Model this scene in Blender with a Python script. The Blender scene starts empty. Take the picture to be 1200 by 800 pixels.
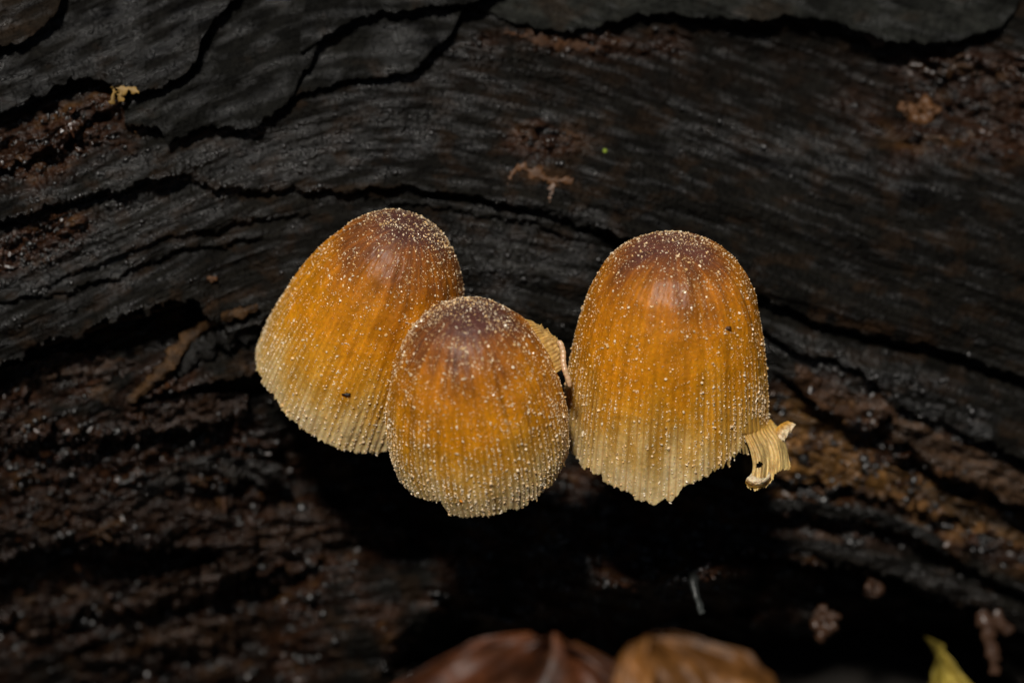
import bpy, math, random
import numpy as np

# ------------------------------------------------------------------ frame of reference
# All lengths are millimetres until they are written to a mesh (metres).
# u = to the right, v = up at right angles to the view, w = towards the photographer.
PITCH = math.radians(28.0)          # the photographer looks down on the log
DIST = 367.0                        # lens to the caps
MMPX = 0.11                         # one photograph pixel at the caps
GROUND = 78.0                       # height of the caps' middle above the forest floor
CP, SP = math.cos(PITCH), math.sin(PITCH)


def to_world(p):
    p = np.asarray(p, dtype=np.float64)
    u, v, w = p[..., 0], p[..., 1], p[..., 2]
    return np.stack([u, -w * CP + v * SP, v * CP + w * SP + GROUND], axis=-1) * 1e-3


def pix(px, py, w):
    """photo pixel at a known depth -> (u, v, w)"""
    px, py, w = np.broadcast_arrays(np.asarray(px, float), np.asarray(py, float), np.asarray(w, float))
    k = MMPX * (DIST - w) / DIST
    return np.stack([(px - 600) * k, (400 - py) * k, w], axis=-1)


# ------------------------------------------------------------------ camera
scene = bpy.context.scene
COL = scene.collection
cam_d = bpy.data.cameras.new("camera")
cam_d.sensor_width = 36.0
cam_d.lens = 36.0 * DIST / (1200 * MMPX)
cam_d.clip_start = 0.01
cam_d.clip_end = 300.0
cam_d.dof.use_dof = True
cam_d.dof.focus_distance = (DIST - 1.0) * 1e-3
cam_d.dof.aperture_fstop = 12.0
cam = bpy.data.objects.new("camera", cam_d)
cam.location = to_world((0, 0, DIST))
cam.rotation_euler = (math.pi / 2 - PITCH, 0, 0)
COL.objects.link(cam)
scene.camera = cam

# ------------------------------------------------------------------ sky and sun
SUN_VIEW = np.array([-0.12, 0.47, 0.87])
SUN_VIEW /= np.linalg.norm(SUN_VIEW)
sd = to_world(SUN_VIEW * 1000) - to_world((0, 0, 0))
sd /= np.linalg.norm(sd)
elev = math.asin(sd[2])
world = bpy.data.worlds.new("World")
scene.world = world
world.use_nodes = True
wn = world.node_tree
wn.nodes.clear()
sky = wn.nodes.new("ShaderNodeTexSky")
sky.sky_type = 'NISHITA'
sky.sun_disc = False
sky.sun_elevation = elev
sky.sun_rotation = math.atan2(sd[0], sd[1])
bg = wn.nodes.new("ShaderNodeBackground")
bg.inputs["Strength"].default_value = 0.016
wo = wn.nodes.new("ShaderNodeOutputWorld")
wn.links.new(sky.outputs[0], bg.inputs[0])
wn.links.new(bg.outputs[0], wo.inputs[0])

sun_d = bpy.data.lights.new("sun", 'SUN')
sun_d.energy = 3.6
sun_d.angle = math.radians(6.0)
sun_d.color = (1.0, 0.95, 0.88)
sun = bpy.data.objects.new("sun", sun_d)
sun.rotation_euler = (math.pi / 2 - elev, 0, math.atan2(sd[0], -sd[1]))
sun.location = sd * 2
COL.objects.link(sun)

scene.view_settings.view_transform = 'Standard'
scene.view_settings.look = 'None'
scene.view_settings.gamma = 1.0
scene.view_settings.exposure = 0.0
scene.view_settings.use_curve_mapping = False
scene.cycles.use_denoising = True
scene.cycles.denoising_prefilter = 'ACCURATE'
scene.cycles.sample_clamp_direct = 2.5
scene.cycles.sample_clamp_indirect = 2.0
scene.cycles.max_bounces = 6
scene.cycles.diffuse_bounces = 2
scene.cycles.glossy_bounces = 2

# ------------------------------------------------------------------ noise
rng = np.random.default_rng(11)
random.seed(4)
_perm = rng.permutation(4096)
_ang = rng.uniform(0, 2 * np.pi, 4096)


def perlin(x, y, seed=0):
    x = np.asarray(x, float) + seed * 17.31
    y = np.asarray(y, float) + seed * 9.77
    xi, yi = np.floor(x).astype(np.int64), np.floor(y).astype(np.int64)
    xf, yf = x - xi, y - yi
    sx, sy = xf * xf * xf * (xf * (xf * 6 - 15) + 10), yf * yf * yf * (yf * (yf * 6 - 15) + 10)

    def g(ix, iy, dx, dy):
        a = _ang[_perm[(ix + _perm[iy & 4095]) & 4095]]
        return np.cos(a) * dx + np.sin(a) * dy
    n0 = g(xi, yi, xf, yf) * (1 - sx) + g(xi + 1, yi, xf - 1, yf) * sx
    n1 = g(xi, yi + 1, xf, yf - 1) * (1 - sx) + g(xi + 1, yi + 1, xf - 1, yf - 1) * sx
    return (n0 * (1 - sy) + n1 * sy) * 1.5


def fbm(x, y, octaves=4, seed=0, gain=0.5):
    s, amp = 0.0, 1.0
    for o in range(octaves):
        s = s + amp * perlin(np.asarray(x) * 2 ** o, np.asarray(y) * 2 ** o, seed + o * 3)
        amp *= gain
    return s


def ramp(x, lo, hi):
    t = np.clip((np.asarray(x, float) - lo) / (hi - lo), 0, 1)
    return t * t * (3 - 2 * t)


def curve(points, x, soft=14):
    """smooth y(x) through hand-set points"""
    p = np.array(points, float)
    xs = np.linspace(p[0, 0] - 400, p[-1, 0] + 400, 3000)
    ys = np.interp(xs, p[:, 0], p[:, 1])
    if soft:
        n = max(1, int(soft / (xs[1] - xs[0])))
        k = np.ones(2 * n + 1) / (2 * n + 1)
        ys = np.convolve(np.pad(ys, n, mode='edge'), k, mode='valid')
    return np.interp(x, xs, ys)


# ------------------------------------------------------------------ mesh helpers
def mesh_obj(name, verts, faces, mat, parent=None, smooth=True, col=None, uv=None, extra=None):
    """verts: Nx3 in (u, v, w) mm; faces: list of int arrays (quads, tris)"""
    me = bpy.data.meshes.new(name)
    W = to_world(verts)
    root = parent
    off = np.zeros(3)
    while root is not None:
        off += np.array(root.location)
        root = root.parent
    own = np.zeros(3)
    if parent is None:
        own = np.array([W[:, 0].mean(), W[:, 1].mean(), W[:, 2].min()])
    W = W - off - own
    if not isinstance(faces, (list, tuple)):
        faces = [faces]
    faces = [np.asarray(f, dtype=np.int32) for f in faces if len(f)]
    nl = sum(f.size for f in faces)
    nf = sum(len(f) for f in faces)
    loops = np.concatenate([f.ravel() for f in faces])
    tot = np.concatenate([np.full(len(f), f.shape[1], np.int32) for f in faces])
    start = np.concatenate([[0], np.cumsum(tot)[:-1]]).astype(np.int32)
    me.vertices.add(len(W))
    me.vertices.foreach_set("co", W.astype(np.float32).ravel())
    me.loops.add(nl)
    me.loops.foreach_set("vertex_index", loops)
    me.polygons.add(nf)
    me.polygons.foreach_set("loop_start", start)
    me.polygons.foreach_set("loop_total", tot)
    me.polygons.foreach_set("use_smooth", np.full(nf, smooth, dtype=bool))
    if col is not None:
        c = np.ones((len(W), 4), np.float32)
        c[:, :3] = col
        at = me.attributes.new("tint", 'FLOAT_COLOR', 'POINT')
        at.data.foreach_set("color", c.ravel())
    if uv is not None:
        at = me.attributes.new("grain", 'FLOAT_VECTOR', 'POINT')
        g = np.zeros((len(W), 3), np.float32)
        g[:, :uv.shape[1]] = uv
        at.data.foreach_set("vector", g.ravel())
    for k, val in (extra or {}).items():
        at = me.attributes.new(k, 'FLOAT', 'POINT')
        at.data.foreach_set("value", np.asarray(val, np.float32).ravel())
    me.update(calc_edges=True)
    me.validate()
    me.materials.append(mat)
    o = bpy.data.objects.new(name, me)
    o.location = own
    COL.objects.link(o)
    if parent is not None:
        o.parent = parent
    return o


def thing(name, label, cat, at, group=None):
    o = bpy.data.objects.new(name, None)
    o.empty_display_size = 0.01
    o.location = to_world(at)
    COL.objects.link(o)
    tag(o, label, cat, group)
    return o


def tag(o, label=None, cat=None, group=None, kind=None):
    if label: o["label"] = label
    if cat: o["category"] = cat
    if group: o["group"] = group
    if kind: o["kind"] = kind
    return o


def grid_faces(n, m, wrap=False, base=0):
    """n rows, m columns of vertices"""
    i = np.arange(n - 1)[:, None] * m
    if wrap:
        j = np.arange(m)
        j2 = (j + 1) % m
    else:
        j = np.arange(m - 1)
        j2 = j + 1
    f = np.stack([i + j, i + j2, i + m + j2, i + m + j], axis=-1).reshape(-1, 4)
    return f + base


_p = (1 + 5 ** .5) / 2
ICO_V = np.array([(-1, _p, 0), (1, _p, 0), (-1, -_p, 0), (1, -_p, 0), (0, -1, _p), (0, 1, _p), (0, -1, -_p), (0, 1, -_p),
                  (_p, 0, -1), (_p, 0, 1), (-_p, 0, -1), (-_p, 0, 1)], float) / math.sqrt(1 + _p * _p)
ICO_F = np.array([(0, 11, 5), (0, 5, 1), (0, 1, 7), (0, 7, 10), (0, 10, 11), (1, 5, 9), (5, 11, 4), (11, 10, 2), (10, 7, 6), (7, 1, 8),
                  (3, 9, 4), (3, 4, 2), (3, 2, 6), (3, 6, 8), (3, 8, 9), (4, 9, 5), (2, 4, 11), (6, 2, 10), (8, 6, 7), (9, 8, 1)])
OCT_V = np.array([(1, 0, 0), (-1, 0, 0), (0, 1, 0), (0, -1, 0), (0, 0, 1), (0, 0, -1)], float)
OCT_F = np.array([(0, 2, 4), (2, 1, 4), (1, 3, 4), (3, 0, 4), (2, 0, 5), (1, 2, 5), (3, 1, 5), (0, 3, 5)])


def scatter(centres, radii, base_v, base_f, jitter=0.3, aniso=0.35, r=rng):
    n, k = len(centres), len(base_v)
    q = r.normal(size=(n, 4))
    q /= np.linalg.norm(q, axis=1, keepdims=True)
    a, b, c, d = q.T
    R = np.stack([np.stack([1 - 2 * (c * c + d * d), 2 * (b * c - a * d), 2 * (b * d + a * c)], -1),
                  np.stack([2 * (b * c + a * d), 1 - 2 * (b * b + d * d), 2 * (c * d - a * b)], -1),
                  np.stack([2 * (b * d - a * c), 2 * (c * d + a * b), 1 - 2 * (b * b + c * c)], -1)], -2)
    sc = np.exp(np.clip(r.normal(0, aniso, (n, 1, 3)), -0.9, 0.6))
    v = base_v[None] * sc * (1 + r.uniform(-jitter, jitter, (n, k, 1)))
    v = np.einsum('nij,nkj->nki', R, v) * radii[:, None, None] + centres[:, None, :]
    f = base_f[None] + (np.arange(n) * k)[:, None, None]
    return v.reshape(-1, 3), f.reshape(-1, 3)


# ------------------------------------------------------------------ materials
class Mat:
    def __init__(self, name):
        self.m = bpy.data.materials.new(name)
        self.m.use_nodes = True
        self.t = self.m.node_tree
        self.b = next(n for n in self.t.nodes if n.type == 'BSDF_PRINCIPLED')

    def n(self, kind, **kw):
        nd = self.t.nodes.new(kind)
        for k, v in kw.items():
            setattr(nd, k, v)
        return nd

    def l(self, a, b):
        self.t.links.new(a, b)

    def set(self, **kw):
        for k, v in kw.items():
            self.b.inputs[k.replace('_', ' ')].default_value = v
        return self

    def noise(self, scale, detail=4, rough=0.6, vec=None):
        nd = self.n("ShaderNodeTexNoise")
        nd.inputs["Scale"].default_value = scale
        nd.inputs["Detail"].default_value = detail
        nd.inputs["Roughness"].default_value = rough
        if vec is not None:
            self.l(vec, nd.inputs["Vector"])
        return nd.outputs["Fac"]

    def obj(self):
        return self.n("ShaderNodeTexCoord").outputs["Object"]

    def attr(self, name, out="Color"):
        return self.n("ShaderNodeAttribute", attribute_name=name).outputs[out]

    def rng(self, fac, lo, hi, f0=0.0, f1=1.0):
        r = self.n("ShaderNodeMapRange")
        self.l(fac, r.inputs["Value"])
        for k, v in (("From Min", f0), ("From Max", f1), ("To Min", lo), ("To Max", hi)):
            r.inputs[k].default_value = v
        return r.outputs["Result"]

    def mul(self, col, fac):
        mx = self.n("ShaderNodeMix", data_type='RGBA', blend_type='MULTIPLY')
        mx.inputs["Factor"].default_value = 1.0
        self.l(col, mx.inputs["A"])
        self.l(fac, mx.inputs["B"])
        return mx.outputs["Result"]

    def bump(self, fac, strength, dist, normal=None):
        b = self.n("ShaderNodeBump")
        b.inputs["Strength"].default_value = strength
        b.inputs["Distance"].default_value = dist
        self.l(fac, b.inputs["Height"])
        if normal is not None:
            self.l(normal, b.inputs["Normal"])
        return b.outputs["Normal"]


def wood_material(name, spec=0.5, bump_fine=0.5):
    k = Mat(name)
    g = k.attr("grain", "Vector")
    wet = k.attr("wet", "Fac")
    fine = k.noise(900, 5, 0.65, k.obj())
    mp = k.n("ShaderNodeMapping")
    k.l(g, mp.inputs["Vector"])
    mp.inputs["Scale"].default_value = (9, 130, 1)
    streak = k.noise(1.0, 5, 0.65, mp.outputs[0])
    mp2 = k.n("ShaderNodeMapping")
    k.l(g, mp2.inputs["Vector"])
    mp2.inputs["Scale"].default_value = (60, 420, 1)
    fibre = k.noise(1.0, 3, 0.6, mp2.outputs[0])
    tone = k.mul(k.mul(k.attr("tint"), k.rng(streak, 0.5, 1.45, 0.25, 0.75)), k.rng(fine, 0.5, 1.5, 0.3, 0.7))
    k.l(tone, k.b.inputs["Base Color"])
    pits = k.noise(1700, 2, 0.5, k.obj())
    n1 = k.bump(fibre, 0.8, 0.0004)
    n2 = k.bump(fine, bump_fine, 0.0006, n1)
    n3 = k.bump(pits, 0.9, 0.0004, n2)
    k.l(n3, k.b.inputs["Normal"])
    patch = k.noise(160, 3, 0.6, k.obj())
    ro = k.n("ShaderNodeMath", operation='SUBTRACT')
    k.l(k.rng(patch, 0.72, 0.5, 0.35, 0.65), ro.inputs[0])
    wm = k.n("ShaderNodeMath", operation='MULTIPLY')
    k.l(wet, wm.inputs[0])
    wm.inputs[1].default_value = 0.38
    k.l(wm.outputs[0], ro.inputs[1])
    k.l(ro.outputs[0], k.b.inputs["Roughness"])
    k.l(k.rng(wet, 0.05, spec, 0.15, 0.95), k.b.inputs["Specular IOR Level"])
    return k.m


M_WOOD = wood_material("dark_wet_wood", 0.5)
M_BARK = wood_material("black_bark", 0.5, 0.7)


def crumb_material():
    k = Mat("rotten_wood_crumb")
    f = k.noise(1500, 3, 0.6, k.obj())
    k.l(k.mul(k.attr("tint"), k.rng(f, 0.5, 1.5, 0.3, 0.7)), k.b.inputs["Base Color"])
    k.l(k.bump(f, 0.5, 0.0003), k.b.inputs["Normal"])
    return k.set(Roughness=0.3, Specular_IOR_Level=0.5).m


M_CRUMB = crumb_material()


def cap_material():
    k = Mat("mushroom_skin")
    f = k.noise(260, 4, 0.6, k.obj())
    f2 = k.noise(2200, 3, 0.6, k.obj())
    k.l(k.mul(k.mul(k.attr("tint"), k.rng(f, 0.82, 1.16, 0.3, 0.7)), k.rng(f2, 0.8, 1.18, 0.3, 0.7)), k.b.inputs["Base Color"])
    k.l(k.bump(f2, 0.3, 0.00015), k.b.inputs["Normal"])
    k.l(k.rng(f, 0.34, 0.5, 0.3, 0.7), k.b.inputs["Roughness"])
    k.set(Subsurface_Weight=0.25, Subsurface_Scale=0.0012, Specular_IOR_Level=0.25)
    k.b.inputs["Subsurface Radius"].default_value = (1.0, 0.4, 0.12)
    return k.m


M_CAP = cap_material()


def granule_material():
    k = Mat("veil_granule")
    f = k.noise(1800, 2, 0.5, k.obj())
    k.l(k.mul(k.attr("tint"), k.rng(f, 0.7, 1.25, 0.3, 0.7)), k.b.inputs["Base Color"])
    return k.set(Roughness=0.22, Specular_IOR_Level=0.6).m


M_GRAN = granule_material()


def simple_material(name, col, rough, scale=700, var=(0.6, 1.4), bump=0.4, dist=0.0003, spec=0.4, sss=0):
    k = Mat(name)
    f = k.noise(scale, 4, 0.6, k.obj())
    base = k.n("ShaderNodeRGB")
    base.outputs[0].default_value = (*col, 1)
    k.l(k.mul(base.outputs[0], k.rng(f, var[0], var[1], 0.3, 0.7)), k.b.inputs["Base Color"])
    k.l(k.bump(f, bump, dist), k.b.inputs["Normal"])
    k.set(Roughness=rough, Specular_IOR_Level=spec)
    if sss:
        k.set(Subsurface_Weight=sss, Subsurface_Scale=0.0006)
    return k.m


M_GILL = simple_material("gill_flesh", (0.10, 0.06, 0.035), 0.6)
M_STEM = simple_material("pale_stem", (0.55, 0.46, 0.34), 0.5, 500, (0.8, 1.15))
M_LARVA = simple_material("larva_skin", (0.62, 0.40, 0.22), 0.25, 900, (0.85, 1.15), 0.2, 0.0001, 0.6, 0.3)
M_YELLOW = simple_material("yellow_fungus", (0.22, 0.13, 0.03), 0.6)
M_ORANGE = simple_material("orange_debris", (0.085, 0.036, 0.011), 0.5)
M_BROWN = simple_material("brown_debris", (0.045, 0.022, 0.012), 0.35)
M_GREY = simple_material("grey_twig", (0.022, 0.024, 0.022), 0.4)
M_SOIL = simple_material("dark_speck", (0.02, 0.012, 0.008), 0.5)
M_GREEN = simple_material("green_speck", (0.25, 0.34, 0.03), 0.5)
M_AMBER = simple_material("amber_speck", (0.75, 0.25, 0.02), 0.4)
M_FLOOR = simple_material("forest_soil", (0.010, 0.007, 0.004), 0.9, 90, (0.5, 1.5), 0.9, 0.004)


def leaf_material(name):
    k = Mat(name)
    f = k.noise(120, 5, 0.65, k.obj())
    f2 = k.noise(900, 3, 0.6, k.obj())
    k.l(k.mul(k.mul(k.attr("tint"), k.rng(f, 0.25, 1.7, 0.3, 0.7)), k.rng(f2, 0.6, 1.4, 0.3, 0.7)), k.b.inputs["Base Color"])
    k.l(k.bump(f2, 0.4, 0.0003), k.b.inputs["Normal"])
    return k.set(Roughness=0.5, Specular_IOR_Level=0.3).m


M_LEAF = leaf_material("dead_leaf")

# ------------------------------------------------------------------ the log
LOG_R, LOG_V, LOG_W = 108.0, 24.0, -19.5 - 108.0    # axis of the log in (v, w); its face stands behind the caps

FLOW = [(-700, 640), (-400, 540), (0, 405), (120, 355), (230, 300), (330, 262), (450, 240), (560, 247), (680, 275), (800, 310),
        (900, 350), (1000, 385), (1100, 410), (1200, 445), (1600, 600), (2000, 760)]
# ledges of the wood: points of the lip (photo pixels), drop at the lip, how far the lip tails off above, lasting step below, raggedness
LEDGES = [
    ([(-300, 270), (5, 200), (45, 180), (80, 165), (100, 147), (150, 130)], 16, 30, 4, 5),
    ([(-300, 350), (0, 258), (35, 250), (110, 227), (200, 207), (235, 210)], 20, 40, 6, 4),
    ([(205, 207), (230, 217), (265, 222), (310, 227), (340, 220), (400, 226), (433, 222), (510, 224), (550, 231), (600, 242), (633, 248), (690, 266), (760, 300)], 9, 45, 6, 3),
    ([(420, 236), (500, 240), (560, 250), (620, 262), (690, 285)], 6, 14, 2, 3),
    ([(20, 342), (50, 334), (100, 316), (142, 297), (203, 279), (297, 257), (380, 250)], 7, 30, 3, 3),
    ([(-300, 430), (0, 351), (71, 345), (135, 324), (203, 294), (287, 282), (330, 276)], 7, 30, 4, 3),
    ([(-400, 560), (-100, 470), (0, 427), (54, 405), (111, 383), (152, 372), (190, 362), (216, 357), (236, 362), (270, 380)], 26, 60, 46, 6),
    ([(230, 420), (270, 395), (320, 372), (400, 360)], 14, 22, 8, 4),
    ([(150, 470), (240, 452), (300, 440), (360, 430)], 22, 22, 12, 5),
    ([(690, 262), (760, 292), (850, 330), (898, 351), (945, 370), (990, 386), (1036, 395), (1085, 407), (1130, 417), (1200, 447), (1500, 560)], 16, 70, 10, 3),
    ([(840, 360), (905, 396), (934, 414), (973, 421), (1015, 438), (1032, 456), (1040, 474), (1064, 484), (1110, 500), (1200, 540), (1500, 660)], 12, 30, 10, 4),
    ([(900, 430), (938, 456), (962, 480), (1011, 507), (1036, 490), (1064, 490)], 26, 30, 8, 4),
    ([(1030, 522), (1060, 530), (1110, 556), (1200, 594), (1500, 720)], 30, 45, 10, 5),
    ([(880, 552), (940, 560), (1000, 574), (1060, 590), (1130, 610)], 14, 30, 10, 7),
    ([(860, 600), (900, 600), (971, 604), (1024, 613), (1080, 632), (1129, 660), (1200, 698), (1500, 840)], 18, 26, 16, 4),
    ([(840, 640), (900, 650), (1000, 660), (1060, 680), (1110, 700), (1150, 715), (1200, 740), (1500, 900)], 30, 30, 60, 6),
    ([(-400, 660), (0, 520), (60, 505), (130, 520), (200, 500), (290, 480)], 16, 26, 10, 10),
    ([(-400, 760), (0, 650), (80, 632), (160, 636), (250, 640), (340, 690)], 30, 40, 26, 10),
    ([(-100, 740), (60, 720), (180, 716), (280, 672), (400, 660)], 20, 40, 10, 10),
]


def blob(a, b, cx, cy, rx, ry, rot=0.0):
    c, s = math.cos(math.radians(rot)), math.sin(math.radians(rot))
    x, y = a - cx, b - cy
    return np.exp(-((x * c + y * s) / rx) ** 2 - ((-x * s + y * c) / ry) ** 2)


def rot_mask(a, b):
    """where the wood has gone brown and crumbly"""
    n = fbm(a / 70, b / 50, 4, 5) * 0.6
    m = 1.2 * blob(a, b, 60, 165, 130, 40, -22)
    m = m + 1.1 * blob(a, b, 20, 290, 90, 26, -20)
    m = m + 1.15 * blob(a, b, 150, 560, 260, 120) + 0.8 * blob(a, b, 120, 740, 300, 80)
    m = m + 1.1 * blob(a, b, 740, 640, 220, 110)
    m = m + 1.3 * blob(a, b, 960, 520, 80, 60, 15)
    m = m + 1.4 * blob(a, b, 1090, 570, 190, 45, 24)
    m = m + 1.1 * blob(a, b, 1150, 120, 130, 70)
    m = m + 0.7 * blob(a, b, 640, 160, 60, 26)
    m = m + 0.8 * blob(a, b, 700, 50, 150, 20)
    return np.clip(m + n * np.clip(m * 2, 0.15, 1), 0, 1.3)


def flow_q(a, b):
    return b - curve(FLOW, a, 60)


def log_height(a, b, fine=True):
    """relief of the log's face, photo pixels, towards the photographer"""
    q = flow_q(a, b)
    h = np.zeros_like(a)
    h += 10 * fbm(a / 420, q / 110, 3, 1) + 9 * fbm(a / 500, q / 38, 2, 4) * np.clip(ramp(b, 150, 260), 0.2, 1)
    jit = fbm(a / 34, b / 60, 4, 21, 0.6)
    for i, (pts, d, tail, step, rag) in enumerate(LEDGES):
        d = d * 1.45
        xs = [p[0] for p in pts]
        f = curve(pts, a, 5) + rag * 1.35 * (jit * 0.8 + fbm(a / 22, b / 160, 5, 40 + i, 0.68))
        x = f - b                                        # > 0 above the lip
        fade = ramp(a, xs[0] - 6, xs[0] + 40) * (1 - ramp(a, xs[-1] - 40, xs[-1] + 6))
        lip = np.where(x > 0, np.exp(-np.clip(x, 0, 1e4) / tail), 0.0)
        under = np.where(x <= 0, np.exp(np.clip(x, -1e4, 0) / (0.7 * d + 6)), 0.0)
        edge = ramp(x, -1.0, 1.0)
        h += fade * (d * 0.55 * lip * edge - d * 0.5 * under * (1 - edge) - step * (1 - edge) * np.exp(-np.clip(-x, 0, 1e4) / 260))
    # hollow behind and below the caps, and the void under the lower ledge
    n = fbm(a / 90, b / 70, 4, 8)
    h -= 120 * np.clip(blob(a, b, 560, 560, 240, 130) * 1.3, 0, 1)
    h -= 70 * np.clip(blob(a, b, 420, 560, 110, 60) * 1.2, 0, 1)
    h -= 300 * ramp(b + 26 * n, 705, 770) * ramp(a + 50 * n, 420, 560) * (1 - ramp(a + 30 * n, 1120, 1190))
    h -= 110 * ramp(b, 440, 760) * (1 - ramp(a, 250, 420))
    h += 150 * blob(a, b, 815, 676, 105, 24, -4) * (1 + 0.5 * n) + 75 * blob(a, b, 668, 635, 42, 60) * (1 + 0.6 * n)
    # the far end of the upper face falls back
    h -= 60 * blob(a, b, 1020, 100, 330, 90, 8)
    m = rot_mask(a, b)
    if fine:
        streak = fbm(a / 130, q / 7.0, 4, 60, 0.55)
        ridg = 1 - np.abs(fbm(a / 95, q / 11.0, 4, 70, 0.55)) * 2
        sm = np.clip(1 - m, 0.12, 1)
        h += sm * (1.4 * streak + 1.0 * ridg)
        # cracks running with the grain
        cr = np.abs(perlin(a / 150, q / 19.0, 83) + 0.35 * fbm(a / 30, q / 9, 3, 84))
        h -= sm * 5.0 * (1 - ramp(cr, 0.0, 0.05)) * ramp(perlin(a / 170, q / 60, 90), 0.0, 0.35)
        lump = 0.8 * fbm(a / 34, b / 21, 5, 100, 0.62) + 0.4 * fbm(a / 75 + 0.3 * jit, q / 13, 5, 105, 0.6)
        h += np.clip(m, 0, 1) * (17 * lump + 5 * fbm(a / 10, b / 8, 3, 110, 0.6))
        h += np.clip(m, 0, 1) * 16 * fbm(a / 80, b / 40, 3, 120) * ramp(b, 420, 560)
        h += 0.9 * fbm(a / 5, b / 4, 2, 130)
    return h


def log_w0(b):
    """depth of the undisturbed log face at photo row b (approx., iterated)"""
    v = (400 - b) * MMPX * 1.075
    x = np.clip((v - LOG_V) / LOG_R, -0.999, 0.999)
    w = LOG_W + LOG_R * np.sqrt(1 - x * x)
    v = (400 - b) * MMPX * (DIST - w) / DIST
    x = np.clip((v - LOG_V) / LOG_R, -0.999, 0.999)
    return LOG_W + LOG_R * np.sqrt(1 - x * x)


YAW = 0.10


def log_point(a, b, lift=0.0):
    """a point on the log's face at photo pixel (a, b), lifted by some mm towards the viewer"""
    a, b = np.asarray(a, float), np.asarray(b, float)
    w = log_w0(b)
    p = pix(a, b, w)
    p[..., 2] += log_height(a, b) * MMPX - YAW * p[..., 0] + lift
    # keep the same pixel after moving in depth
    return pix(a, b, p[..., 2])


fallen_log = thing("fallen_log", "black rotting fallen log with layered wet wood behind the mushrooms", "log",
                   (0, 0, -130))


def spread(lo, hi, step, far, growth=1.18):
    core = np.arange(lo, hi, step)
    out, d, x = [], step * 2, hi
    while x < hi + far:
        out.append(x); x += d; d *= growth
    lo_out, d, x = [], step * 2, lo - step * 2
    while x > lo - far:
        lo_out.append(x); d *= growth; x -= d
    return np.concatenate([lo_out[::-1], core, out])


cols = spread(-40, 1240, 1.9, 2600)
rows = spread(-40, 840, 1.85, 190)
A, B = np.meshgrid(cols, rows)
P = pix(A, B, log_w0(B))
hgt = log_height(A, B)
side = 1 - 0.85 * np.maximum(ramp(A, 1300, 1900), 1 - ramp(A, -700, -100))
P[..., 2] += hgt * MMPX * side - YAW * P[..., 0]
P = np.where((np.abs(A - 600) < 900)[..., None], pix(A, B, P[..., 2]), P)
nr, nc = A.shape
# close the log round the back with a coarse half
phi0 = math.atan2(P[0, nc // 2, 1] - LOG_V, 1.0)
top_v, bot_v = (P[0, :, 1].mean() - LOG_V), (P[-1, :, 1].mean() - LOG_V)
ang_t = math.asin(min(0.99, top_v / LOG_R)); ang_b = math.asin(max(-0.99, bot_v / LOG_R))
back = []
for ang in np.linspace(ang_t, 2 * math.pi + ang_b, 40)[1:-1]:
    row = np.zeros((nc, 3))
    row[:, 0] = P[0, :, 0]
    rr = LOG_R + 3 * perlin(P[0, :, 0] / 40, np.full(nc, ang * 3), 7)
    row[:, 1] = LOG_V + rr * math.sin(ang)
    row[:, 2] = LOG_W + rr * math.cos(ang) - YAW * row[:, 0]
    back.append(row)
back = np.array(back)[::-1]                     # follow on from the bottom row
allp = np.concatenate([P, back], axis=0)
NR = allp.shape[0]
verts = allp.reshape(-1, 3)
faces = grid_faces(NR, nc)
close = np.stack([(NR - 1) * nc + np.arange(nc - 1), (NR - 1) * nc + np.arange(1, nc), np.arange(1, nc), np.arange(nc - 1)], -1)
c0, c1 = len(verts), len(verts) + 1
ends = np.array([[0, LOG_V, LOG_W]] * 2, float)
ends[0, 0] = allp[:, 0, 0].mean(); ends[1, 0] = allp[:, -1, 0].mean()
ends[0, 2] -= YAW * ends[0, 0]; ends[1, 2] -= YAW * ends[1, 0]
verts = np.concatenate([verts, ends])
ri = np.arange(NR); rj = (ri + 1) % NR
cap_l = np.stack([np.full(NR, c0), ri * nc, rj * nc], -1)
cap_r = np.stack([np.full(NR, c1), rj * nc + nc - 1, ri * nc + nc - 1], -1)


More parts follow.
